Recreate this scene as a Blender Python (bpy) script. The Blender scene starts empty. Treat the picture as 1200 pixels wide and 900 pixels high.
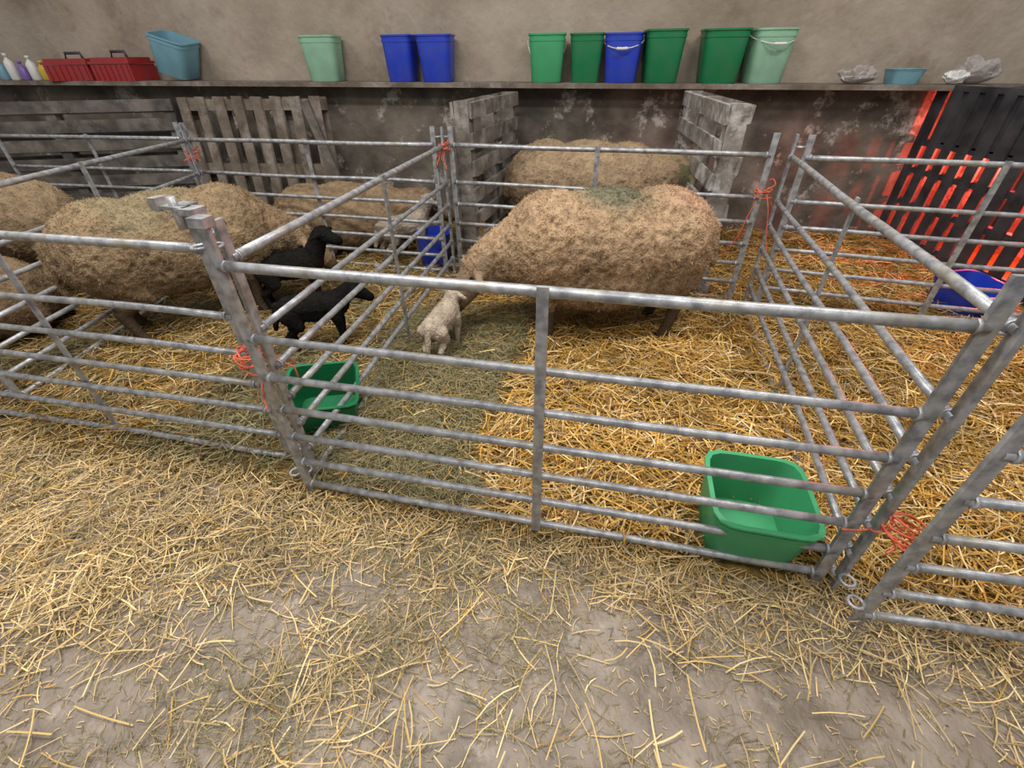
import bpy, bmesh, numpy as np, random
from math import *
from mathutils import Vector, Matrix, noise
random.seed(7); RNG=np.random.default_rng(11)
sc=bpy.context.scene
sc.view_settings.view_transform='Standard'
COL=bpy.context.collection

# ---------------------------------------------------------------- materials
def newmat(name):
    m=bpy.data.materials.new(name); m.use_nodes=True
    nt=m.node_tree; b=nt.nodes["Principled BSDF"]
    return m,nt,b
def N(nt,t,**k):
    n=nt.nodes.new(t)
    for a,v in k.items(): setattr(n,a,v)
    return n
def noise_mat(name,c1,c2,scale=8,rough=.7,metal=0,bump=.2,detail=6,c3=None,scale3=1.5,lo=.35,hi=.65,bscale=None,spec=.5,lo3=.5,hi3=.62,c4=None,scale4=3,lo4=.55,hi4=.62):
    m,nt,b=newmat(name)
    tc=N(nt,"ShaderNodeTexCoord")
    nz=N(nt,"ShaderNodeTexNoise"); nz.inputs["Scale"].default_value=scale; nz.inputs["Detail"].default_value=detail
    nt.links.new(tc.outputs["Object"],nz.inputs["Vector"])
    cr=N(nt,"ShaderNodeValToRGB"); cr.color_ramp.elements[0].position=lo; cr.color_ramp.elements[1].position=hi
    cr.color_ramp.elements[0].color=(*c1,1); cr.color_ramp.elements[1].color=(*c2,1)
    nt.links.new(nz.outputs[0],cr.inputs[0]); out=cr.outputs[0]
    for cc,s3,l3,h3,w in ((c3,scale3,lo3,hi3,0),(c4,scale4,lo4,hi4,7.7)):
        if not cc: continue
        n3=N(nt,"ShaderNodeTexNoise",noise_dimensions='4D'); n3.inputs["W"].default_value=w; n3.inputs["Scale"].default_value=s3; n3.inputs["Detail"].default_value=10; n3.inputs["Roughness"].default_value=.72
        nt.links.new(tc.outputs["Object"],n3.inputs["Vector"])
        r3=N(nt,"ShaderNodeValToRGB"); r3.color_ramp.elements[0].position=l3; r3.color_ramp.elements[1].position=h3
        nt.links.new(n3.outputs[0],r3.inputs[0])
        mx=N(nt,"ShaderNodeMixRGB"); nt.links.new(r3.outputs[0],mx.inputs[0]); nt.links.new(out,mx.inputs[1]); mx.inputs[2].default_value=(*cc,1)
        out=mx.outputs[0]
    nt.links.new(out,b.inputs["Base Color"])
    b.inputs["Roughness"].default_value=rough; b.inputs["Metallic"].default_value=metal
    b.inputs["Specular IOR Level"].default_value=spec
    if bump:
        nb=N(nt,"ShaderNodeTexNoise"); nb.inputs["Scale"].default_value=bscale or scale*3; nb.inputs["Detail"].default_value=8
        nt.links.new(tc.outputs["Object"],nb.inputs["Vector"])
        bp=N(nt,"ShaderNodeBump"); bp.inputs["Strength"].default_value=bump; bp.inputs["Distance"].default_value=.02
        nt.links.new(nb.outputs[0],bp.inputs["Height"]); nt.links.new(bp.outputs[0],b.inputs["Normal"])
    return m
def attr_mat(name,rough=.7,spec=.3,bump=0,bscale=60,transl=0):
    m,nt,b=newmat(name)
    a=N(nt,"ShaderNodeAttribute"); a.attribute_name="Col"
    nt.links.new(a.outputs["Color"],b.inputs["Base Color"])
    b.inputs["Roughness"].default_value=rough; b.inputs["Specular IOR Level"].default_value=spec
    if bump:
        tc=N(nt,"ShaderNodeTexCoord"); nb=N(nt,"ShaderNodeTexNoise"); nb.inputs["Scale"].default_value=bscale; nb.inputs["Detail"].default_value=5
        nt.links.new(tc.outputs["Object"],nb.inputs["Vector"])
        bp=N(nt,"ShaderNodeBump"); bp.inputs["Strength"].default_value=bump; bp.inputs["Distance"].default_value=.012
        nt.links.new(nb.outputs[0],bp.inputs["Height"]); nt.links.new(bp.outputs[0],b.inputs["Normal"])
    return m
def plastic(name,c,rough=.35,tr=.0):
    m,nt,b=newmat(name)
    tc=N(nt,"ShaderNodeTexCoord"); nz=N(nt,"ShaderNodeTexNoise"); nz.inputs["Scale"].default_value=9; nz.inputs["Detail"].default_value=7
    nt.links.new(tc.outputs["Object"],nz.inputs["Vector"])
    cr=N(nt,"ShaderNodeValToRGB"); cr.color_ramp.elements[0].position=.3; cr.color_ramp.elements[1].position=.75
    cr.color_ramp.elements[0].color=(*c,1); cr.color_ramp.elements[1].color=(*[x*.75+.03 for x in c],1)
    nt.links.new(nz.outputs[0],cr.inputs[0]); nt.links.new(cr.outputs[0],b.inputs["Base Color"])
    b.inputs["Roughness"].default_value=rough
    if tr>0:
        t=N(nt,"ShaderNodeBsdfTranslucent"); nt.links.new(cr.outputs[0],t.inputs[0])
        mx=N(nt,"ShaderNodeMixShader"); mx.inputs[0].default_value=tr
        o=nt.nodes["Material Output"]; nt.links.new(b.outputs[0],mx.inputs[1]); nt.links.new(t.outputs[0],mx.inputs[2]); nt.links.new(mx.outputs[0],o.inputs[0])
    return m
M_GALV=noise_mat("galvanised_steel",(.20,.205,.22),(.43,.44,.46),scale=30,rough=.40,metal=.35,bump=.08,c3=(.33,.30,.22),scale3=5,lo3=.52,hi3=.72)
M_WOOD=noise_mat("weathered_wood",(.09,.075,.06),(.20,.175,.15),scale=7,rough=.85,bump=.4,c3=(.30,.275,.25),scale3=4)
M_WOODD=noise_mat("dark_wood",(.05,.043,.038),(.14,.12,.105),scale=7,rough=.85,bump=.4,c3=(.21,.19,.165),scale3=3,lo3=.52,hi3=.7)
M_WOODB=noise_mat("brown_wood",(.10,.075,.055),(.20,.16,.125),scale=7,rough=.85,bump=.4,c3=(.27,.24,.21),scale3=3)
M_WOODW=noise_mat("limewashed_wood",(.14,.12,.105),(.30,.275,.25),scale=6,rough=.85,bump=.4,c3=(.52,.5,.47),scale3=6)
M_BLACK=noise_mat("dark_sheet",(.018,.018,.022),(.06,.06,.065),scale=5,rough=.5,bump=.1)
M_WALL=noise_mat("wall_render",(.24,.19,.145),(.36,.30,.24),scale=1.6,rough=.9,bump=.5,bscale=18,detail=10,c3=(.46,.40,.335),scale3=.9,lo3=.44,hi3=.72,c4=(.15,.115,.085),scale4=1.3,lo4=.56,hi4=.72)
M_WALLLOW=noise_mat("wall_block_lower",(.065,.053,.042),(.185,.155,.125),scale=3.5,rough=.9,bump=.5,bscale=18,detail=12,c3=(.40,.37,.33),scale3=3.2,lo3=.555,hi3=.62)
M_FLOOR=noise_mat("concrete_floor_mat",(.165,.13,.10),(.31,.255,.205),scale=5.5,rough=.55,bump=.3,bscale=60,detail=12,c3=(.11,.085,.058),scale3=2.4,lo3=.50,hi3=.68,c4=(.37,.32,.27),scale4=9,lo4=.56,hi4=.70)
M_BED=noise_mat("bedding_base",(.09,.06,.02),(.26,.155,.045),scale=30,rough=.95,bump=.8,bscale=60,c3=(.10,.08,.04),scale3=2.0,spec=.1)
M_STRAW=attr_mat("straw_mat",rough=.55,spec=.35)
M_WOOL=attr_mat("wool_mat",rough=.95,spec=.05,bump=1,bscale=85)
M_FIB=attr_mat("wool_fibre",rough=.9,spec=.05)
M_EYE=noise_mat("eye_mat",(.004,.003,.002),(.01,.008,.006),rough=.1,bump=0)
M_BLUE=plastic("blue_plastic",(.012,.045,.48))
M_GREEN=plastic("green_plastic",(.0,.17,.055))
M_LGREEN=plastic("light_green_plastic",(.07,.46,.20),tr=.25)
M_MGREEN=plastic("mid_green_plastic",(.08,.50,.22),tr=.3)
M_PALE=plastic("pale_green_plastic",(.40,.68,.50),tr=.35)
M_PBLUE=plastic("pale_blue_plastic",(.28,.55,.66),tr=.35)
M_RED=plastic("red_plastic",(.33,.012,.012))
M_WHITE=plastic("white_plastic",(.7,.7,.68))
M_CLEAR=plastic("milky_plastic",(.6,.55,.52),rough=.2,tr=.4)
M_TWINE=noise_mat("twine_mat",(.50,.08,.035),(.66,.15,.08),scale=60,rough=.8,bump=0)
M_YEL=plastic("yellow_plastic",(.6,.42,.03)); M_PURP=plastic("purple_plastic",(.2,.12,.4))

# ---------------------------------------------------------------- mesh helpers
def obj(name,data,parent=None,loc=(0,0,0),rz=0,mat=None):
    o=bpy.data.objects.new(name,data); COL.objects.link(o)
    o.location=loc; o.rotation_euler[2]=rz
    if mat and data: data.materials.append(mat)
    if parent: o.parent=parent
    return o
def empty(name,loc=(0,0,0),rz=0):
    o=bpy.data.objects.new(name,None); COL.objects.link(o); o.location=loc; o.rotation_euler[2]=rz; o.empty_display_size=.1
    return o
def bm_box(bm,c,s,rot=None,jit=0,mi=0):
    r=bmesh.ops.create_cube(bm,size=1)
    for v in r['verts']:
        p=Vector((v.co.x*s[0],v.co.y*s[1],v.co.z*s[2]))
        if jit: p+=Vector([random.uniform(-jit,jit) for _ in range(3)])
        if rot: p=rot@p
        v.co=p+Vector(c)
    for f in {f for v in r['verts'] for f in v.link_faces}: f.material_index=mi
def bm_tube(bm,pts,r,n=8,cap=True,mi=0):
    pts=[Vector(p) for p in pts]; rings=[]
    rr=r if isinstance(r,(list,tuple)) else [r]*len(pts)
    for i,p in enumerate(pts):
        d=(pts[min(i+1,len(pts)-1)]-pts[max(i-1,0)]).normalized()
        up=Vector((0,0,1)) if abs(d.z)<.95 else Vector((1,0,0))
        a=d.cross(up).normalized(); b=d.cross(a).normalized()
        rings.append([bm.verts.new(p+(a*cos(2*pi*k/n)+b*sin(2*pi*k/n))*rr[i]) for k in range(n)])
    for i in range(len(rings)-1):
        for k in range(n):
            f=bm.faces.new((rings[i][k],rings[i][(k+1)%n],rings[i+1][(k+1)%n],rings[i+1][k])); f.smooth=True; f.material_index=mi
    if cap:
        for rg in (rings[0],rings[-1]):
            try:
                f=bm.faces.new(rg); f.material_index=mi
            except: pass
def fin(bm,name):
    bmesh.ops.recalc_face_normals(bm,faces=bm.faces)
    me=bpy.data.meshes.new(name); bm.to_mesh(me); bm.free(); return me

# ---------------------------------------------------------------- camera
f_px,pitch,roll,CH=523.2,radians(35.85),-.016,1.399
fw=Vector((0,cos(pitch),-sin(pitch))); r=Vector((1,0,0)); u=r.cross(fw)
r2=r*cos(roll)+u*sin(roll); u2=r2.cross(fw)
cam=bpy.data.cameras.new("camera"); cam.sensor_width=36; cam.lens=36*f_px/1200; cam.clip_start=.02
co=obj("camera",cam)
co.matrix_world=Matrix(((r2.x,u2.x,-fw.x,0),(r2.y,u2.y,-fw.y,0),(r2.z,u2.z,-fw.z,CH),(0,0,0,1)))
sc.camera=co

# ---------------------------------------------------------------- room shell
WS=-.164; WY=4.6
def wy(x): return WY+WS*x
def lz(x): return 1.250-.012*x
def quadmesh(name,vs,fs):
    me=bpy.data.meshes.new(name); me.from_pydata(vs,[],fs); return me
fl=quadmesh("floor",[(-8,-2,0),(7,-2,0),(7,6.5,0),(-8,6.5,0)],[(0,1,2,3)])
obj("floor",fl,mat=M_FLOOR)
def prism(name,x0,x1,d0,d1,z0,z1,mat):
    vs=[]
    for x in (x0,x1):
        for d in (d0,d1):
            for z in (z0,z1):
                vs.append((x,wy(x)+d,(z(x) if callable(z) else z)))
    fs=[(0,1,3,2),(4,6,7,5),(0,4,5,1),(2,3,7,6),(1,5,7,3),(0,2,6,4)]
    me=quadmesh(name,vs,fs); me.validate(); return obj(name,me,mat=mat)
prism("wall_back_lower",-8,6.5,.16,.36,0,lambda x:lz(x)-.035,M_WALLLOW)
prism("ledge_board",-8,6.5,-.03,.36,lambda x:lz(x)-.035,lz,M_WOODB)
prism("wall_back",-8,6.5,.36,.6,0,4.2,M_WALL)

# ---------------------------------------------------------------- noise for numpy
LAT=RNG.random((256,256))
def vn(x,y,s,ox=0):
    x=np.asarray(x)*s+37.3+ox; y=np.asarray(y)*s+11.7+ox
    xi=np.floor(x).astype(int); yi=np.floor(y).astype(int); fx=x-xi; fy=y-yi
    fx=fx*fx*(3-2*fx); fy=fy*fy*(3-2*fy)
    g=lambda a,b:LAT[a%256,b%256]
    return (g(xi,yi)*(1-fx)+g(xi+1,yi)*fx)*(1-fy)+(g(xi,yi+1)*(1-fx)+g(xi+1,yi+1)*fx)*fy
def fb(x,y,s,ox=0): return .55*vn(x,y,s,ox)+.3*vn(x,y,s*2.1,ox+5)+.15*vn(x,y,s*4.3,ox+9)
def yf(x): return 1.02-.232*x
FOOT=[(.80,.975,.165),(-.875,1.655,.15),(-.62,3.66,.14),(1.17,3.05,.13),(2.96,2.66,.19)]
def bedz(x,y):
    t=np.clip((y-yf(x)+.10)/.22,0,1); t=t*t*(3-2*t)
    z=t*(.012+.07*fb(x,y,3.4))+ (t-1)*.01
    for fx,fy,fr in FOOT:
        k=np.clip((np.sqrt((x-fx)**2+(y-fy)**2)-fr)/.08,0,1); z=np.minimum(z,.022+k*.08)
    return z
gx=np.linspace(-6.5,5.5,300); gy=np.linspace(0.,5.6,180)
X,Y=np.meshgrid(gx,gy); Z=bedz(X,Y)+.010*(vn(X,Y,14)-.5)*(Y>yf(X)); Z=np.minimum(Z,.2)
vs=np.stack([X,Y,Z],-1).reshape(-1,3); nx=len(gx)
fs=[(j*nx+i,j*nx+i+1,(j+1)*nx+i+1,(j+1)*nx+i) for j in range(len(gy)-1) for i in range(nx-1) if gy[j+1]<wy(gx[i+1])+.13 and gy[j+1]>yf(gx[i])-.15]
me=quadmesh("straw_bed",vs.tolist(),fs); 
for p in me.polygons: p.use_smooth=True
STRAW=empty("straw_bedding")
obj("bedding_surface",me,parent=STRAW,mat=M_BED)

def strands(name,cx,cy,cz,L,W,colr,parent,tilt=.12,bend=.25,mat=M_STRAW,yaw=None,flat=.5):
    keep=np.ones(len(cx),bool)
    for fx,fy,fr in FOOT: keep&=((cx-fx)**2+(cy-fy)**2)>(fr*.95+L*.24)**2
    cx,cy,cz,L,W,colr=cx[keep],cy[keep],cz[keep],L[keep],W[keep],colr[keep]
    n=len(cx); yaw=RNG.random(n)*2*pi if yaw is None else yaw
    tl=RNG.normal(0,tilt,n); b=RNG.normal(0,bend,n)
    segs=3; P=np.zeros((n,segs+1,3)); 
    d=np.stack([np.cos(yaw)*np.cos(tl),np.sin(yaw)*np.cos(tl),np.sin(tl)],-1)
    perp=np.stack([-np.sin(yaw),np.cos(yaw),np.zeros(n)],-1)
    s=np.linspace(-.5,.5,segs+1)
    for i,t in enumerate(s):
        P[:,i]=np.stack([cx,cy,cz],-1)+d*(L*t)[:,None]+perp*(b*L*(t*t-.1))[:,None]
        P[:,i,2]-= (np.abs(t)*L*.05)
    lowz=P[:,:,2].min(1); fix=np.maximum(0,.004-lowz); P[:,:,2]+=fix[:,None]
    ra=RNG.normal(0,flat,n); up=np.array([0,0,1.])
    w=perp*np.cos(ra)[:,None]+up*np.sin(ra)[:,None]
    w=w*(W/2)[:,None]
    V=np.stack([P-w[:,None],P+w[:,None]],2).reshape(-1,3); base=(np.arange(n)*(segs+1)*2)[:,None]
    q=np.array([[2*i,2*i+1,2*i+3,2*i+2] for i in range(segs)]).reshape(-1)
    F=(base+q[None]).reshape(-1)
    me=bpy.data.meshes.new(name); me.vertices.add(len(V)); me.vertices.foreach_set("co",V.ravel())
    nf=n*segs; me.loops.add(nf*4); me.loops.foreach_set("vertex_index",F.astype(np.int32))
    me.polygons.add(nf); me.polygons.foreach_set("loop_start",np.arange(nf,dtype=np.int32)*4); me.polygons.foreach_set("loop_total",np.full(nf,4,np.int32))
    me.update(calc_edges=True)
    ca=me.color_attributes.new("Col",'FLOAT_COLOR','POINT')
    c4=np.ones((n,(segs+1)*2,4)); c4[:,:,:3]=colr[:,None,:]
    ca.data.foreach_set("color",c4.ravel())
    return obj(name,me,parent=parent,mat=mat)
def pick(n,cols,wts,var=.25):
    cols=np.array(cols); k=RNG.choice(len(cols),n,p=np.array(wts)/sum(wts)); c=cols[k]
    return np.clip(c*(1+RNG.normal(0,var,n))[:,None],.004,.95)
GOLD=(.50,.29,.06); DG=(.27,.145,.03); PALE=(.64,.47,.22); OR=(.36,.185,.035); HAY=(.25,.21,.10); HAYG=(.155,.145,.068); BR=(.16,.10,.045)
STR1=(.56,.41,.21); STR2=(.40,.29,.14)
def region(n,x0,x1,y0,y1,dens):
    x=RNG.uniform(x0,x1,n); y=RNG.uniform(y0,y1,n); k=RNG.random(n)<dens(x,y); return x[k],y[k]
inp=lambda x,y:(y>yf(x)+.02)&(y<wy(x)+.05)
def sidex(y): return -.8+(y-1.2)*.175
def rsx(y): return 1.0+(y-.78)*.29
x,y=region(66000,-.9,3.25,.4,4.6,lambda x,y:inp(x,y)*(x>sidex(y)-.03)*np.where((x<sidex(y)+.62+.25*vn(x,y,3))&(y<2.5)&(x<rsx(y)),.12,1.0)*np.clip(1.6-.25*y,.5,1))
g=fb(x,y,2.4,70)[:,None]
c=pick(len(x),[GOLD,DG,PALE,OR,STR1],[4,1.8,1.6,1.6,1.2])*(.5+1.0*g); L=RNG.uniform(.05,.2,len(x))
strands("pen_straw",x,y,bedz(x,y)+RNG.random(len(x))**1.5*.045+.006,L,RNG.uniform(.003,.0055,len(x)),c,STRAW,tilt=.17)
x,y=region(52000,-5.2,-.3,1.3,5.2,lambda x,y:inp(x,y)*(x<sidex(y))*np.clip(1.5-.2*y,.5,1))
g=fb(x,y,1.2,3)-.25*np.exp(-((y-3.0)/.9)**2)+.12; c=np.where((g>.5)[:,None],pick(len(x),[HAY,HAYG,BR],[2,3,1.5]),pick(len(x),[GOLD,STR1,HAY,DG],[1.4,2,2,2]))
c=c*(.55+.75*fb(x,y,2.2,90)[:,None])
strands("left_pen_straw",x,y,bedz(x,y)+RNG.random(len(x))**1.5*.035+.006,RNG.uniform(.05,.18,len(x)),RNG.uniform(.0025,.005,len(x)),c,STRAW,tilt=.15)
x,y=region(30000,-.95,.45,1.1,2.7,lambda x,y:inp(x,y)*(x>sidex(y)-.1)*(x<sidex(y)+.55+.3*vn(x,y,3)))
c=pick(len(x),[HAY,HAYG,STR2],[4,3,1]); strands("pen_hay",x,y,bedz(x,y)+RNG.random(len(x))*.045+.01,RNG.uniform(.03,.12,len(x)),RNG.uniform(.0015,.003,len(x)),c,STRAW,tilt=.22,bend=.6)
# foreground
def bare(x,y):
    r=np.zeros_like(x)
    for a,b,sx,sy in [(-.80,.70,.22,.09),(-.58,.80,.15,.07),(.26,.66,.15,.06),(-.27,.45,.18,.10),(.85,.43,.3,.10),(.45,.5,.2,.08),(-1.15,.45,.25,.05),(-.1,.34,.3,.05),(.02,.78,.08,.04)]:
        r=np.maximum(r,np.exp(-(((x-a)/sx)**2+((y-b)/sy)**2)))
    return np.clip(r*1.25+(vn(x,y,9,33)-.5)*.8*r,0,1)
def fgd(x,y):
    d=yf(x)-y
    near=np.clip(1.1-d/.34,0,1)
    left=np.clip((-.45-x)/.4,0,1)*np.clip(1.3-np.abs(y-1.05)/.40,0,1)
    n=fb(x,y,3.6,20)
    return np.clip((.95*near+.95*left+np.clip((n-.47)*6.0,0,1)*.36+.06)*(1-.93*bare(x,y)),0,1)
FG=empty("loose_straw")
x,y=region(72000,-3.4,2.6,-.1,1.9,lambda x,y:(y<yf(x)+.12)*fgd(x,y))
g=fb(x,y,4,44)[:,None]
c=pick(len(x),[PALE,GOLD,STR1,STR2,HAY],[2.4,.9,4,2.6,1.2])*(.62+.8*g); hgt=fgd(x,y)
strands("floor_straw",x,y,.005+RNG.random(len(x))**1.6*.05*hgt,RNG.uniform(.03,.13,len(x)),RNG.uniform(.0018,.0038,len(x)),c,FG,tilt=.14)
def hayd(x,y):
    n=fb(x,y,2.2,50)
    def G(a,b,sx,sy): return np.exp(-(((x-a)/sx)**2+((y-b)/sy)**2))
    return np.clip((1.1*G(-.22,.92,.30,.15)+.9*G(-.42,.60,.16,.12)+1.0*G(-.75,.46,.32,.09)+.8*G(.04,.62,.13,.13)+np.clip((n-.46)*4,0,1)*.38)*(1-.8*bare(x,y))+.04,0,1)
x,y=region(76000,-3.2,2.4,-.1,1.8,lambda x,y:(y<yf(x)+.12)*hayd(x,y))
c=pick(len(x),[HAY,HAYG,STR2],[3,2.4,1.6]); strands("floor_hay",x,y,.003+RNG.random(len(x))*.04*hayd(x,y),RNG.uniform(.015,.08,len(x)),RNG.uniform(.0010,.0020,len(x)),c,FG,tilt=.18,bend=.8)
x,y=region(22000,-3.0,2.2,.0,1.7,lambda x,y:(y<yf(x)+.05)*(.35+.65*vn(x,y,5,60)))
c=pick(len(x),[HAY,STR2,STR1],[2,2,1]); strands("chaff",x,y,.003+RNG.random(len(x))*.003,RNG.uniform(.006,.025,len(x)),RNG.uniform(.0012,.003,len(x)),c,FG,tilt=.02,bend=.3,flat=.15)
x,y=region(420,-2.2,2.,.15,1.2,lambda x,y:(y<yf(x)+.05)*.9)
c=pick(len(x),[(.70,.54,.26),(.62,.43,.16)],[1,1],.12); strands("long_stalks",x,y,.015+RNG.random(len(x))*.02,RNG.uniform(.08,.19,len(x)),RNG.uniform(.003,.0046,len(x)),c,FG,tilt=.06,bend=.2)

# ---------------------------------------------------------------- hurdles
RZ=[.95,.72,.575,.44,.315,.19,.07]
def hurdle(p,q,lug=False):
    p=Vector((*p,0)); q=Vector((*q,0)); d=q-p; Ln=d.length; bm=bmesh.new()
    for z in RZ:
        n=7; ph=random.random()*6; am=random.uniform(0,.004)
        pts=[(Ln*i/n,am*sin(ph+i),z+am*.8*cos(ph+i*1.3)) for i in range(n+1)]
        bm_tube(bm,pts,.0145 if z>.9 else .0125,n=10)
    for x in (.0,Ln):
        bm_box(bm,(x,0,.53),(.034,.013,1.06))
        for z in RZ:
            s=.018 if x==0 else -.018
            bm_tube(bm,[(x+s,0,z),(x+s+(.010 if s>0 else -.010),0,z)],.0175,n=8)
    bm_box(bm,(Ln*.5,-.017,.51),(.030,.007,.92))
    if lug: bm_box(bm,(0,0,1.07),(.05,.04,.025))
    for z in (1.0,.12):
        ring=[(-.038+.02*cos(a),.0+.02*sin(a),z) for a in [2*pi*k/12 for k in range(13)]]
        bm_tube(bm,ring,.005,n=6,cap=False)
    return obj("sheep_hurdle",fin(bm,"sheep_hurdle"),loc=p,rz=atan2(d.y,d.x),mat=M_GALV)
A=(-.807,1.203);B=(.967,.791);P=(-.432,3.343);Q=(1.566,2.733)
hurdle(A,B,lug=True)
hurdle((-.93,1.35),(-2.70,1.74),lug=True)
hurdle((-.80,1.26),P)
hurdle((1.01,.77),Q)
hurdle((-.38,3.36),(1.49,2.80))
hurdle((-.50,3.38),(-2.44,3.87))
hurdle((-2.47,1.80),(-2.42,3.82))
hurdle((1.02,.66),(2.80,.32))
hurdle((1.63,2.70),(3.30,2.12))
hurdle((-2.52,3.92),(-4.30,4.30))
hurdle((-2.76,1.77),(-4.5,2.15))
bm=bmesh.new()
bm_box(bm,(0,0,0),(.10,.030,.010)); bm_box(bm,(-.065,0,-.004),(.05,.05,.018)); bm_box(bm,(.055,.0,.008),(.03,.04,.035))
bm_tube(bm,[(0,0,-.06),(0,0,.03)],.012)
obj("hurdle_latch",fin(bm,"latch"),loc=(-.95,1.33,1.075),rz=radians(160),mat=M_GALV)

# ---------------------------------------------------------------- pallets
def pallet(name,p,q,h,th,mat,vertical=False,lean=0,nb=6,flip=1,z0=.03):
    p=Vector((*p,z0)); q=Vector((*q,z0)); d=q-p; Ln=d.length; bm=bmesh.new()
    Rl=Matrix.Rotation(lean,4,'X')
    if not vertical:
        for x in (.05,Ln/2,Ln-.05): bm_box(bm,(x,0,h/2),(.09,th-.044,h),jit=.004)
        for s in (-1,1):
            k=nb if s*flip<0 else max(3,nb-2)
            for i in range(k):
                z=.05+(h-.1)*i/(k-1); bm_box(bm,(Ln/2,s*(th/2-.011),z),(Ln,.02,.095),jit=.005)
    else:
        for z in (.08,h/2,h-.06): bm_box(bm,(Ln/2,0,z),(Ln,th-.044,.09),jit=.004)
        for s in (-1,1):
            k=nb if s*flip<0 else max(3,nb-3)
            for i in range(k):
                x=.05+(Ln-.1)*i/(k-1); bm_box(bm,(x,s*(th/2-.011),h/2),(.095,.02,h),jit=.005)
    for v in bm.verts: v.co=Rl@v.co
    return obj(name,fin(bm,name),loc=p,rz=atan2(d.y,d.x),mat=mat)
pallet("wooden_pallet",(-.31,3.45),(.02,4.55),1.16,.15,M_WOOD,nb=7,flip=1)
pallet("wooden_pallet",(1.30,2.90),(1.50,4.28),1.16,.15,M_WOODW,nb=7,flip=-1)
pallet("wooden_pallet",(-2.98,4.72),(-1.62,4.50),1.15,.14,M_WOODB,vertical=True,nb=8,lean=-.10)
pallet("wooden_pallet",(-5.10,4.45),(-3.02,4.70),1.14,.14,M_WOODD,nb=8,lean=-.12)
bm=bmesh.new(); bm_box(bm,(0,0,.57),(.07,.04,1.2),rot=Matrix.Rotation(-.22,3,'Y'))
obj("leaning_post",fin(bm,"post"),loc=(-1.55,4.38,0),mat=M_WOODD)

# slatted dark partition with added light-blocking lid + heat lamp corner
bm=bmesh.new()
yy=2.30
while yy<4.10:
    bm_box(bm,(0,yy+.05,.60),(.02,.093,1.16),jit=.002); yy+=.145
for z in (.10,.36,.60,.80): bm_box(bm,(.035,3.22,z),(.05,1.84,.045))
bm_box(bm,(.025,3.16,1.0),(.03,1.72,.38))
bm_box(bm,(.43,3.14,1.165),(.88,1.66,.02))  # added lid, keeps the red lamp light off the wall
obj("slatted_partition",fin(bm,"slatted_partition"),loc=(3.37,0,0.02),mat=M_BLACK)
bm=bmesh.new(); bm_box(bm,(4.2,3.02,.6),(.04,1.6,1.14)); obj("added_bounce_board",fin(bm,"b"),mat=M_WOODW)  # added pale board, catches red lamp light behind the slat gaps
HL=empty("heat_lamp",(3.80,3.2,.0))
bm=bmesh.new()
prof=[(.02,.98),(.05,.97),(.09,.90),(.13,.80),(.135,.79)]
for (ra,za),(rb,zb) in zip(prof[:-1],prof[1:]):
    n=20
    va=[bm.verts.new((ra*cos(2*pi*k/n),ra*sin(2*pi*k/n),za)) for k in range(n)]; vb=[bm.verts.new((rb*cos(2*pi*k/n),rb*sin(2*pi*k/n),zb)) for k in range(n)]
    for k in range(n): bm.faces.new((va[k],va[(k+1)%n],vb[(k+1)%n],vb[k]))
bmesh.ops.remove_doubles(bm,verts=bm.verts,dist=1e-4)
bm_tube(bm,[(0,0,.98),(0,0,1.175)],.006)
obj("shade",fin(bm,"shade"),parent=HL,mat=M_GALV)
mb,nt,b=newmat("lamp_bulb"); b.inputs["Base Color"].default_value=(.8,.05,.02,1); b.inputs["Emission Color"].default_value=(1,.05,.02,1); b.inputs["Emission Strength"].default_value=25
bm=bmesh.new(); bmesh.ops.create_uvsphere(bm,u_segments=16,v_segments=10,radius=.06,matrix=Matrix.Translation((0,0,.84)))
obj("bulb",fin(bm,"bulb"),parent=HL,mat=mb)
l=bpy.data.lights.new("lamp_light",'POINT'); l.energy=170; l.color=(1,.085,.05); l.shadow_soft_size=.06
lo=obj("lamp_glow",l,parent=HL,loc=(0,0,.74))

# ---------------------------------------------------------------- buckets
def sq_ring(bm,h,z,n=40,e=6.0,asp=1):
    vs=[]
    for k in range(n):
        a=2*pi*k/n; c,s=cos(a),sin(a)
        rr=1/((abs(c)**e+abs(s)**e)**(1/e)); vs.append(bm.verts.new((h*rr*c,h*asp*rr*s,z)))
    return vs
def bucket(name,loc,w,h,mat,rz=0,tilt=None,handle=None,taper=.84,rim=True,asp=1,e=6.0):
    bm=bmesh.new(); t=w/2; b=t*taper; n=40
    prof=[(b*.96,0),(b,.008),(b+(t-b)*.84,h*.84)]
    if rim: prof+=[(t*1.0,h*.845),(t*1.01,h*.9),(t*.985,h*.905),(t*1.0,h*.96),(t*1.05,h*.965),(t*1.05,h)]
    else: prof+=[(t,h)]
    prof+=[(t*.955,h),(b*.95,.012)]
    rings=[sq_ring(bm,a,z,n,e,asp) for a,z in prof]
    for ra,rb in zip(rings[:-1],rings[1:]):
        for k in range(n):
            f=bm.faces.new((ra[k],ra[(k+1)%n],rb[(k+1)%n],rb[k])); f.smooth=True
    bm.faces.new(rings[0]); bm.faces.new(rings[-1])
    if handle is not None:
        pts=[]
        for k in range(13):
            a=pi*k/12; pts.append(Vector((t*1.08*cos(a),0,0))+Vector((0,cos(handle),sin(handle)))*(t*1.25*sin(a))+Vector((0,0,h*.88)))
        bm_tube(bm,pts,.004,n=6,mi=1)
        bm_tube(bm,pts[5:8],.010,n=8,mi=1)
    me=fin(bm,name); me.materials.append(mat); me.materials.append(M_WHITE)
    o=obj(name,me,loc=loc); o.rotation_euler=(tilt[0] if tilt else 0,tilt[1] if tilt else 0,rz)
    md=o.modifiers.new("es",'EDGE_SPLIT'); md.split_angle=radians(40)
    return o
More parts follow.
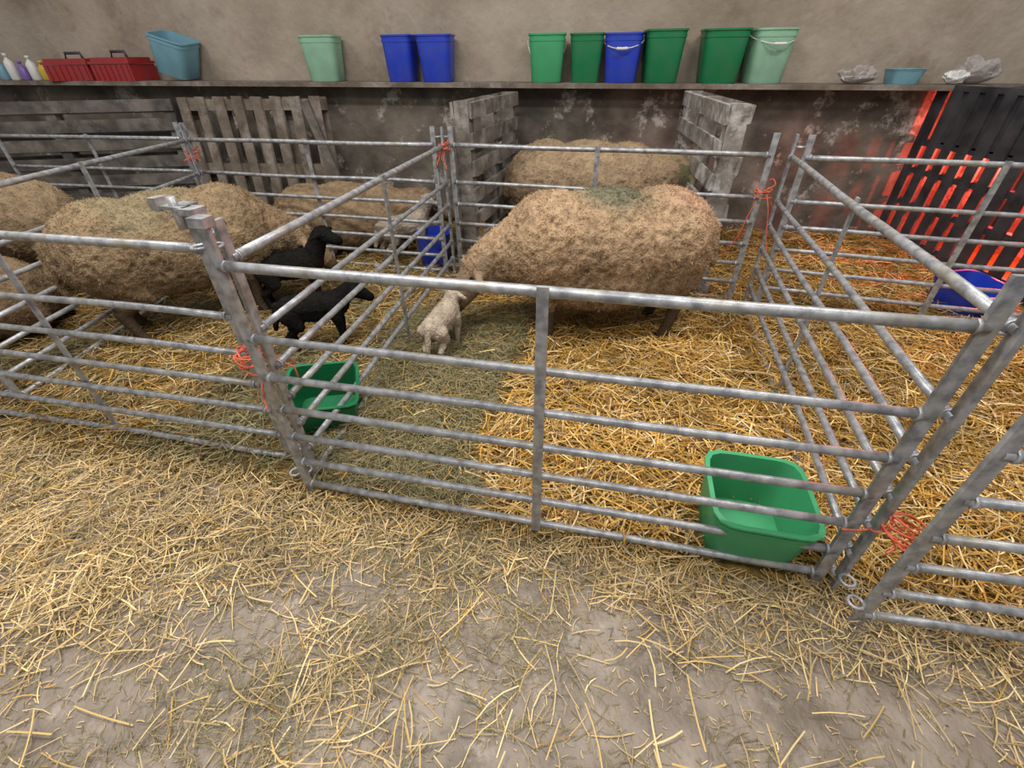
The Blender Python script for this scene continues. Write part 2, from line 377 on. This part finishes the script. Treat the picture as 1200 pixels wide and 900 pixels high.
def led(xt,off=.17): x=xt*1.263; return (x,wy(x)+off,lz(x)+.001)
HB=.335; sl=atan(WS)
for xt,mat,w,hd,rr in [(-1.315,M_PALE,.31,None,.1),(-.74,M_BLUE,.265,None,-.1),(-.485,M_BLUE,.30,None,.05),(.27,M_LGREEN,.30,pi+1.2,.1),(.53,M_GREEN,.27,None,0),(.765,M_BLUE,.30,pi+.35,-.1),(1.015,M_GREEN,.31,None,.08),(1.375,M_GREEN,.34,None,0),(1.65,M_PALE,.31,pi+.3,.15)]:
    bucket("square_bucket",led(xt),w,HB*(1.06 if xt>.9 else 1),mat,rz=sl+rr,handle=hd,asp=.9)
p=led(-2.72); bucket("square_bucket",(p[0]+.26,p[1]-.03,p[2]+.045),.32,.30,M_PBLUE,rz=sl+.1,tilt=(.1,.3))
bucket("feed_bucket",(.80,.975,.035),.31,.225,M_MGREEN,rz=-.22,tilt=(.05,.02),taper=.86)
bucket("feed_bucket",(-.875,1.655,.035),.30,.20,M_GREEN,rz=.25,tilt=(.14,.08),e=8,taper=.88)
bucket("water_bucket",(-.62,3.66,.03),.26,.27,M_BLUE,rz=.1)
bucket("water_bucket",(1.17,3.05,.03),.24,.22,M_BLUE,rz=.1)
bucket("water_bucket",(2.96,2.66,.03),.34,.19,M_BLUE,rz=.2,tilt=(.1,0))
def toolbox(loc,w,d,h,rz):
    bm=bmesh.new(); bm_box(bm,(0,0,h*.33),(w,d,h*.66)); bm_box(bm,(0,0,h*.72),(w*1.05,d*1.05,h*.10)); bm_box(bm,(0,0,h*.84),(w*.96,d*.9,h*.16))
    for k in range(7): bm_box(bm,(-w*.42+w*.14*k,-d/2,h*.33),(.012,.02,h*.6))
    bm_tube(bm,[(-w*.2,0,h*.9),(-w*.17,0,h*1.15),(w*.17,0,h*1.15),(w*.2,0,h*.9)],.012,mi=1)
    me=fin(bm,"toolbox"); me.materials.append(M_RED); me.materials.append(M_BLACK)
    return obj("red_toolbox",me,loc=loc,rz=rz)
x=-3.72; toolbox((x,wy(x)+.14,lz(x)),.42,.3,.20,sl)
x=-4.20; toolbox((x,wy(x)+.12,lz(x)),.44,.3,.19,sl+.1)
def bottle(loc,r,h,mat):
    bm=bmesh.new(); n=14
    prof=[(r*.9,0),(r,.01),(r,h*.6),(r*.75,h*.72),(r*.35,h*.8),(r*.33,h*.88),(r*.42,h*.885),(r*.42,h),(.001,h)]
    rg=[[bm.verts.new((a*cos(2*pi*k/n),a*sin(2*pi*k/n),z)) for k in range(n)] for a,z in prof]
    for ra,rb in zip(rg[:-1],rg[1:]):
        for k in range(n): f=bm.faces.new((ra[k],ra[(k+1)%n],rb[(k+1)%n],rb[k])); f.smooth=True
    bm.faces.new(rg[0]); obj("spray_bottle",fin(bm,"bottle"),loc=loc,mat=mat)
for x,m,h in [(-4.66,M_WHITE,.20),(-4.78,M_PURP,.16),(-4.90,M_WHITE,.22),(-4.54,M_YEL,.16),(-5.02,M_PBLUE,.18)]:
    bottle((x,wy(x)+.05,lz(x)),.042,h,m)
def bag(loc,sx,sy,sz,mat,seed,name="plastic_bag"):
    bm=bmesh.new(); bmesh.ops.create_icosphere(bm,subdivisions=4,radius=1)
    for v in bm.verts:
        p=v.co.copy(); k=1+.4*noise.noise(p*1.6+Vector((seed,0,0)))+.15*noise.noise(p*4+Vector((seed,3,0)))
        v.co=Vector((p.x*sx*k,p.y*sy*k,max(0,(p.z*.5+.5))*sz*2*k))
    return obj(name,fin(bm,"bag"),loc=loc,mat=mat)
bag(led(2.20,.14),.15,.09,.055,M_CLEAR,3); bag(led(2.86,.14),.15,.10,.085,M_CLEAR,9); bag(led(2.72,.08),.08,.06,.045,M_WHITE,14)
p=led(2.45,.12); bucket("plastic_tub",p,.22,.10,M_PBLUE,rz=sl)

# ---------------------------------------------------------------- twine
def twine(loc,seed,R=.05,drop=.12,turns=5,axis=None):
    rnd=random.Random(seed); cu=bpy.data.curves.new("twine",'CURVE'); cu.dimensions='3D'; cu.bevel_depth=.003; cu.bevel_resolution=1
    def sp(pts):
        s=cu.splines.new('NURBS'); s.points.add(len(pts)-1)
        for i,p in enumerate(pts): s.points[i].co=(*p,1)
        s.use_endpoint_u=True; s.order_u=3
    for t in range(turns):
        pts=[];ph=rnd.random()*6;zz=rnd.uniform(-.04,.04);tl=rnd.uniform(-.7,.7)
        for k in range(11):
            a=ph+2*pi*k/10; rr=R*rnd.uniform(.6,1.15); pts.append((rr*cos(a),rr*sin(a),zz+rr*sin(a+1)*tl+rnd.uniform(-.008,.008)))
        sp(pts)
    for t in range(4):
        a=rnd.random()*6; p=Vector((R*.7*cos(a),R*.7*sin(a),0)); pts=[tuple(p)]
        d=Vector((cos(a),sin(a),0))
        for k in range(5): p=p+d*rnd.uniform(.0,.03)+Vector((rnd.uniform(-.02,.02),rnd.uniform(-.02,.02),-drop/5*rnd.uniform(.3,1.3))); pts.append(tuple(p))
        sp(pts)
    obj("baling_twine",cu,loc=loc,mat=M_TWINE)
twine((-.87,1.28,.60),1,R=.06,drop=.14,turns=6)
twine((1.04,.72,.36),2,R=.05,drop=.05,turns=6)
twine((-.43,3.34,.93),3,R=.04); twine((1.50,2.78,.76),4,R=.05,drop=.42,turns=4)
twine((-2.44,3.88,.86),5,R=.05,drop=.06)

# ---------------------------------------------------------------- animals
def organic(name,prims,voxel,smooth=6):
    bm=bmesh.new()
    def sph(c,r,rot=None,sub=3):
        m=Matrix.Translation(Vector(c))@(rot.to_4x4() if rot else Matrix.Identity(4))@Matrix.Diagonal((*r,1))
        bmesh.ops.create_icosphere(bm,subdivisions=sub,radius=1,matrix=m)
    for p in prims:
        if p[0]=='e': sph(p[1],p[2],p[3] if len(p)>3 else None)
        else:
            _,a,ra,b_,rb=p; a=Vector(a);b_=Vector(b_); L=(b_-a).length; n=max(3,int(L/(min(ra,rb)*.35)))
            n=min(n,26)
            for i in range(n+1):
                t=i/n; r_=ra*(1-t)+rb*t; sph(a.lerp(b_,t),(r_,r_,r_),sub=2)
    me=bpy.data.meshes.new(name); bm.to_mesh(me); bm.free()
    o=bpy.data.objects.new("tmp",me); COL.objects.link(o)
    m=o.modifiers.new("r",'REMESH'); m.mode='VOXEL'; m.voxel_size=voxel; m.use_smooth_shade=True
    s=o.modifiers.new("s",'SMOOTH'); s.iterations=smooth; s.factor=.5
    dg=bpy.context.evaluated_depsgraph_get(); dg.update()
    me2=bpy.data.meshes.new_from_object(o.evaluated_get(dg)); me2.name=name
    bpy.data.objects.remove(o); 
    return me2
def wool_finish(me,colfn,maskfn,amp,ntuft,tl,tw,seed,parent,tname):
    n=len(me.vertices); co_=np.zeros(n*3); me.vertices.foreach_get("co",co_); co_=co_.reshape(-1,3)
    no=np.zeros(n*3); me.vertices.foreach_get("normal",no); no=no.reshape(-1,3)
    cols=np.ones((n,4)); off=Vector((seed*3.1,0,0))
    for i in range(n):
        p=Vector(co_[i]); w=maskfn(p)
        d=noise.noise(p*6+off)*.35+noise.noise(p*20+off)*.7+(.5-abs(noise.noise(p*34+off))*1.6)*.9-.2
        if w>0: co_[i]+=no[i]*(d*amp*w)
        c=colfn(p); k=1+.18*noise.noise(p*4+off)+.36*d*(1 if w>0 else 0)  # displacement tints the wool: shade of the crevices put into the colour
        cols[i,:3]=[max(.003,a*k) for a in c]
    me.vertices.foreach_set("co",co_.ravel()); me.update()
    ca=me.color_attributes.new("Col",'FLOAT_COLOR','POINT'); ca.data.foreach_set("color",cols.ravel())
    me.polygons.foreach_set("use_smooth",[True]*len(me.polygons))
    body=obj("body",me,parent=parent,mat=M_WOOL)
    if ntuft:
        W=np.array([maskfn(Vector(c)) for c in co_]); idx=np.where(W>.3)[0]
        k=RNG.choice(idx,ntuft); base=co_[k]+RNG.normal(0,.004,(ntuft,3)); nn=no[k]
        lk=np.stack([np.array([noise.noise(Vector(b)*22+Vector((s,seed,0))) for b in base]) for s in (1,7,13)],-1)*1.1
        d=nn*.5+lk+RNG.normal(0,.35,(ntuft,3))+np.array([0,0,-.25]); d/=np.linalg.norm(d,axis=1)[:,None]
        side=np.cross(d,RNG.normal(0,1,(ntuft,3))); side/=np.linalg.norm(side,axis=1)[:,None]
        curl=RNG.normal(0,1.1,(ntuft,3)); L=RNG.uniform(.5,1.2,ntuft)*tl; w=RNG.uniform(.6,1.3,ntuft)*tw
        pts=[base-nn*.003]; dd=d.copy()
        for s in range(3):
            pts.append(pts[-1]+dd*(L/3)[:,None]); dd=dd+curl-nn*.4; dd/=np.linalg.norm(dd,axis=1)[:,None]
        wd=[1,1,.8,.3]
        V=np.stack([np.stack([p-side*(w*q/2)[:,None],p+side*(w*q/2)[:,None]],1) for p,q in zip(pts,wd)],1).reshape(-1,3)
        basei=(np.arange(ntuft)*8)[:,None]; q=np.array([0,1,3,2,2,3,5,4,4,5,7,6])[None]
        F=(basei+q).reshape(-1); nf=ntuft*3
        m2=bpy.data.meshes.new(tname); m2.vertices.add(len(V)); m2.vertices.foreach_set("co",V.ravel())
        m2.loops.add(nf*4); m2.loops.foreach_set("vertex_index",F.astype(np.int32)); m2.polygons.add(nf)
        m2.polygons.foreach_set("loop_start",np.arange(nf,dtype=np.int32)*4); m2.polygons.foreach_set("loop_total",np.full(nf,4,np.int32)); m2.update(calc_edges=True)
        c=cols[k,:3]*(1+RNG.normal(.03,.07,ntuft))[:,None]; c4=np.ones((ntuft,8,4)); c4[:,:,:3]=np.clip(c,.003,.9)[:,None]
        ca=m2.color_attributes.new("Col",'FLOAT_COLOR','POINT'); ca.data.foreach_set("color",c4.ravel())
        obj(tname,m2,parent=parent,mat=M_FIB)
def eyes(parent,pts,r):
    bm=bmesh.new()
    for p in pts: bmesh.ops.create_uvsphere(bm,u_segments=12,v_segments=8,radius=r,matrix=Matrix.Translation(Vector(p)))
    obj("eyes",fin(bm,"eyes"),parent=parent,mat=M_EYE)
def ewe(name,loc,rz,scale=1,head='down',lying=False,wool=(.42,.265,.13),face=(.30,.21,.13),leg=(.085,.06,.04),seed=1,mark=None,tufts=15000,voxel=.014,deep=0):
    dz=-.24 if lying else 0
    hp={'down':((.62,0,.44),(.68,0,.39),(.83,0,.19)),'mid':((.68,0,.62),(.74,0,.60),(.90,0,.50)),'up':((.62,0,.86),(.67,0,.88),(.84,0,.80))}[head]
    nb,h0,h1=[Vector(a)+Vector((0,0,dz)) for a in hp]
    if lying: nb.z=max(nb.z,.34);h0.z=max(h0.z,.34);h1.z=max(h1.z,.24)
    T=lambda x,y,z:(x,y,z+dz)
    pr=[('e',T(0,0,.53),(.46,.30,.28)),('e',T(-.30,0,.535),(.29,.285,.275)),('e',T(.28,0,.53),(.27,.26,.275)),('e',T(-.02,0,.46-deep),(.42,.29,.235)),
        ('c',T(.36,0,.53),.21,nb,.125),('c',h0,.098,h1,.058),('e',h0+Vector((0,0,.02)),(.10,.085,.09)),
        ('c',T(-.56,0,.60),.055,T(-.61,0,.42),.035)]
    if deep: pr+=[('e',T(-.30,0,.46-deep),(.26,.26,.21)),('e',T(.26,0,.46-deep),(.22,.23,.2))]
    side=(h1-h0).normalized().cross(Vector((0,0,1))).normalized()
    for s in (-1,1):
        e0=h0+side*s*.08+Vector((0,0,.02)); e1=e0+side*s*.13+Vector((-.02,0,-.055))
        pr.append(('c',e0,.028,e1,.018))
        if not lying:
            pr+=[('c',(.29,s*.13,.44),.10,(.30,s*.13,.24),.045),('c',(.30,s*.13,.24),.043,(.29,s*.13,.08),.028),('c',(.29,s*.13,.08),.03,(.315,s*.13,.02),.036)]
            pr+=[('c',(-.34,s*.13,.48),.14,(-.26,s*.15,.34),.09),('c',(-.26,s*.15,.34),.075,(-.41,s*.14,.23),.041),('c',(-.41,s*.14,.23),.039,(-.38,s*.14,.08),.028),('c',(-.38,s*.14,.08),.029,(-.355,s*.14,.02),.036)]
        else:
            pr+=[('c',(.30,s*.20,.16),.07,(.48,s*.19,.07),.04),('c',(.48,s*.19,.07),.035,(.34,s*.22,.035),.028)]
            pr+=[('c',(-.32,s*.24,.16),.11,(-.12,s*.29,.09),.06),('c',(-.12,s*.29,.08),.04,(-.30,s*.32,.035),.028)]
    me=organic(name+"_mesh",pr,voxel)
    ax=(h1-h0).normalized()
    zb=.25-deep
    def mask(p):
        q=(p-h0).dot(ax)
        if q>.03 and (p-h0).length<.32 and p.x>.58: return 0
        for s in (-1,1):
            if abs((p-h0).dot(side))>.10 and (p-h0).length<.26 and p.x>.63: return 0
        z=p.z
        if lying: return 1 if z>.09 else 0
        return max(0,min(1,(z-zb)/.08))
    def col(p):
        if mask(p)<.2:
            if (p-h0).length<.32 and p.x>.58: return [a*(.5 if (p-h1).length<.07 else 1) for a in face]
            return leg if p.z>.045 else (.02,.016,.012)
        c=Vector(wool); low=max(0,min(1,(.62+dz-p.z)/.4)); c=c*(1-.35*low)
        if mark and p.z>.6+dz:
            for (mx,my,rad,mc,st) in mark:
                d=((p.x-mx)**2+(p.y-my)**2)**.5+.05*noise.noise(p*12)
                k=max(0,min(1,(rad-d)/.09))*st; c=c.lerp(Vector(mc),k)
        return c
    E=empty(name,loc,rz); E.scale=(scale,)*3
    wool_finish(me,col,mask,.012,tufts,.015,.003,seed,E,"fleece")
    eyes(E,[h0+ax*.06+side*s*.083+Vector((0,0,.035)) for s in (-1,1)],.014)
    return E
def lamb(name,loc,rz,scale=1,hd=(.24,0,.43),mz=(.33,0,.385),wool=(.012,.011,.010),face=None,seed=1,tufts=6000,legs=None,voxel=.0075):
    face=face or wool; h0=Vector(hd); h1=Vector(mz); ax=(h1-h0).normalized()
    side=ax.cross(Vector((0,0,1))).normalized()
    pr=[('c',(-.14,0,.285),.078,(.12,0,.29),.082),('e',(0,0,.265),(.15,.075,.08)),('c',(.14,0,.31),.065,h0-ax*.02,.047),('c',h0,.05,h1,.028),('e',h0+Vector((0,0,.012)),(.05,.045,.045)),
        ('c',(-.21,0,.31),.024,(-.25,0,.17),.018)]
    for s in (-1,1):
        e0=h0+side*s*.04+Vector((0,0,.015)); pr.append(('c',e0,.017,e0+side*s*.08-ax*.015+Vector((0,0,-.012)),.011))
        pr+=[('c',(.11,s*.05,.25),.045,(.12,s*.052,.15),.024),('c',(.12,s*.052,.15),.023,(.115,s*.05,.05),.016),('c',(.115,s*.05,.05),.017,(.13,s*.05,.014),.02)]
        pr+=[('c',(-.15,s*.05,.26),.055,(-.11,s*.058,.19),.038),('c',(-.11,s*.058,.19),.03,(-.185,s*.055,.13),.02),('c',(-.185,s*.055,.13),.019,(-.17,s*.055,.05),.015),('c',(-.17,s*.055,.05),.016,(-.155,s*.055,.014),.02)]
    me=organic(name+"_mesh",pr,voxel,smooth=4)
    def mask(p):
        if (p-h0).dot(ax)>.01 and (p-h0).length<.16: return 0
        return max(0,min(1,(p.z-.1)/.08))
    def col(p):
        if mask(p)<.2 and (p-h0).length<.16: return [a*(.6 if (p-h1).length<.028 else 1) for a in face]
        return wool if p.z>.03 else [a*.4 for a in wool]
    E=empty(name,loc,rz); E.scale=(scale,)*3
    wool_finish(me,col,mask,.004,tufts,.008,.0024,seed,E,"coat")
    eyes(E,[h0+ax*.03+side*s*.040+Vector((0,0,.02)) for s in (-1,1)],.008)
    return E
GR=.03
ewe("ewe",(.52,2.46,GR),pi+.02,head='down',scale=1.03,wool=(.39,.27,.165),face=(.27,.195,.13),mark=[(-.02,0,.22,(.15,.15,.10),.9),(-.42,.05,.17,(.44,.26,.175),.7)],seed=1,tufts=60000,voxel=.010,deep=.06)
ewe("ewe",(.62,3.85,GR),-.25,scale=1.08,head='mid',wool=(.32,.23,.145),face=(.15,.135,.08),seed=2,tufts=26000,voxel=.012)
ewe("ewe",(-1.98,2.68,GR),.66,head='down',wool=(.28,.20,.12),mark=[(-.1,0,.3,(.23,.205,.125),.5)],seed=3,tufts=46000,voxel=.011)
ewe("ewe",(-1.42,4.02,GR),.1,scale=1.0,head='mid',lying=True,wool=(.29,.205,.125),seed=4,tufts=14000,voxel=.016)
ewe("ewe",(-3.45,3.25,GR),2.6,head='down',wool=(.27,.195,.12),seed=5,tufts=18000,voxel=.016)
ewe("ewe",(-3.30,2.55,GR),2.9,head='mid',lying=True,scale=.9,wool=(.23,.16,.095),seed=6,tufts=12000,voxel=.016)
lamb("lamb",(-1.45,2.86,GR),.35,scale=1.08,seed=11,hd=(.23,-.03,.44),mz=(.31,-.08,.41))
lamb("lamb",(-1.10,2.30,GR),.25,scale=.95,hd=(.24,0,.36),mz=(.32,0,.30),seed=12)
lamb("lamb",(-.38,2.20,GR),1.28,scale=.82,wool=(.42,.345,.27),face=(.44,.37,.30),seed=13,hd=(.19,-.02,.37),mz=(.27,-.05,.33))
lamb("lamb",(-.86,3.72,GR),.6,scale=1.05,wool=(.42,.35,.28),seed=14,tufts=2500)

# ---------------------------------------------------------------- lighting
w=bpy.data.worlds.new("world"); sc.world=w; w.use_nodes=True
w.node_tree.nodes["Background"].inputs[0].default_value=(1,.98,.95,1); w.node_tree.nodes["Background"].inputs[1].default_value=.40
def area(loc,sx,sy,e,rot=(0,0,0),c=(1,.965,.92)):
    l=bpy.data.lights.new("ceiling_light",'AREA'); l.shape='RECTANGLE'; l.size=sx; l.size_y=sy; l.energy=e; l.color=c
    o=obj("ceiling_light",l,loc=loc); o.rotation_euler=rot
area((-1.2,1.4,3.9),1.4,.4,118); area((2.0,2.0,3.9),1.4,.4,78); area((0,-.4,3.6),2.0,.6,62,rot=(.25,0,0)); area((-3.6,2.6,3.9),1.4,.4,48)
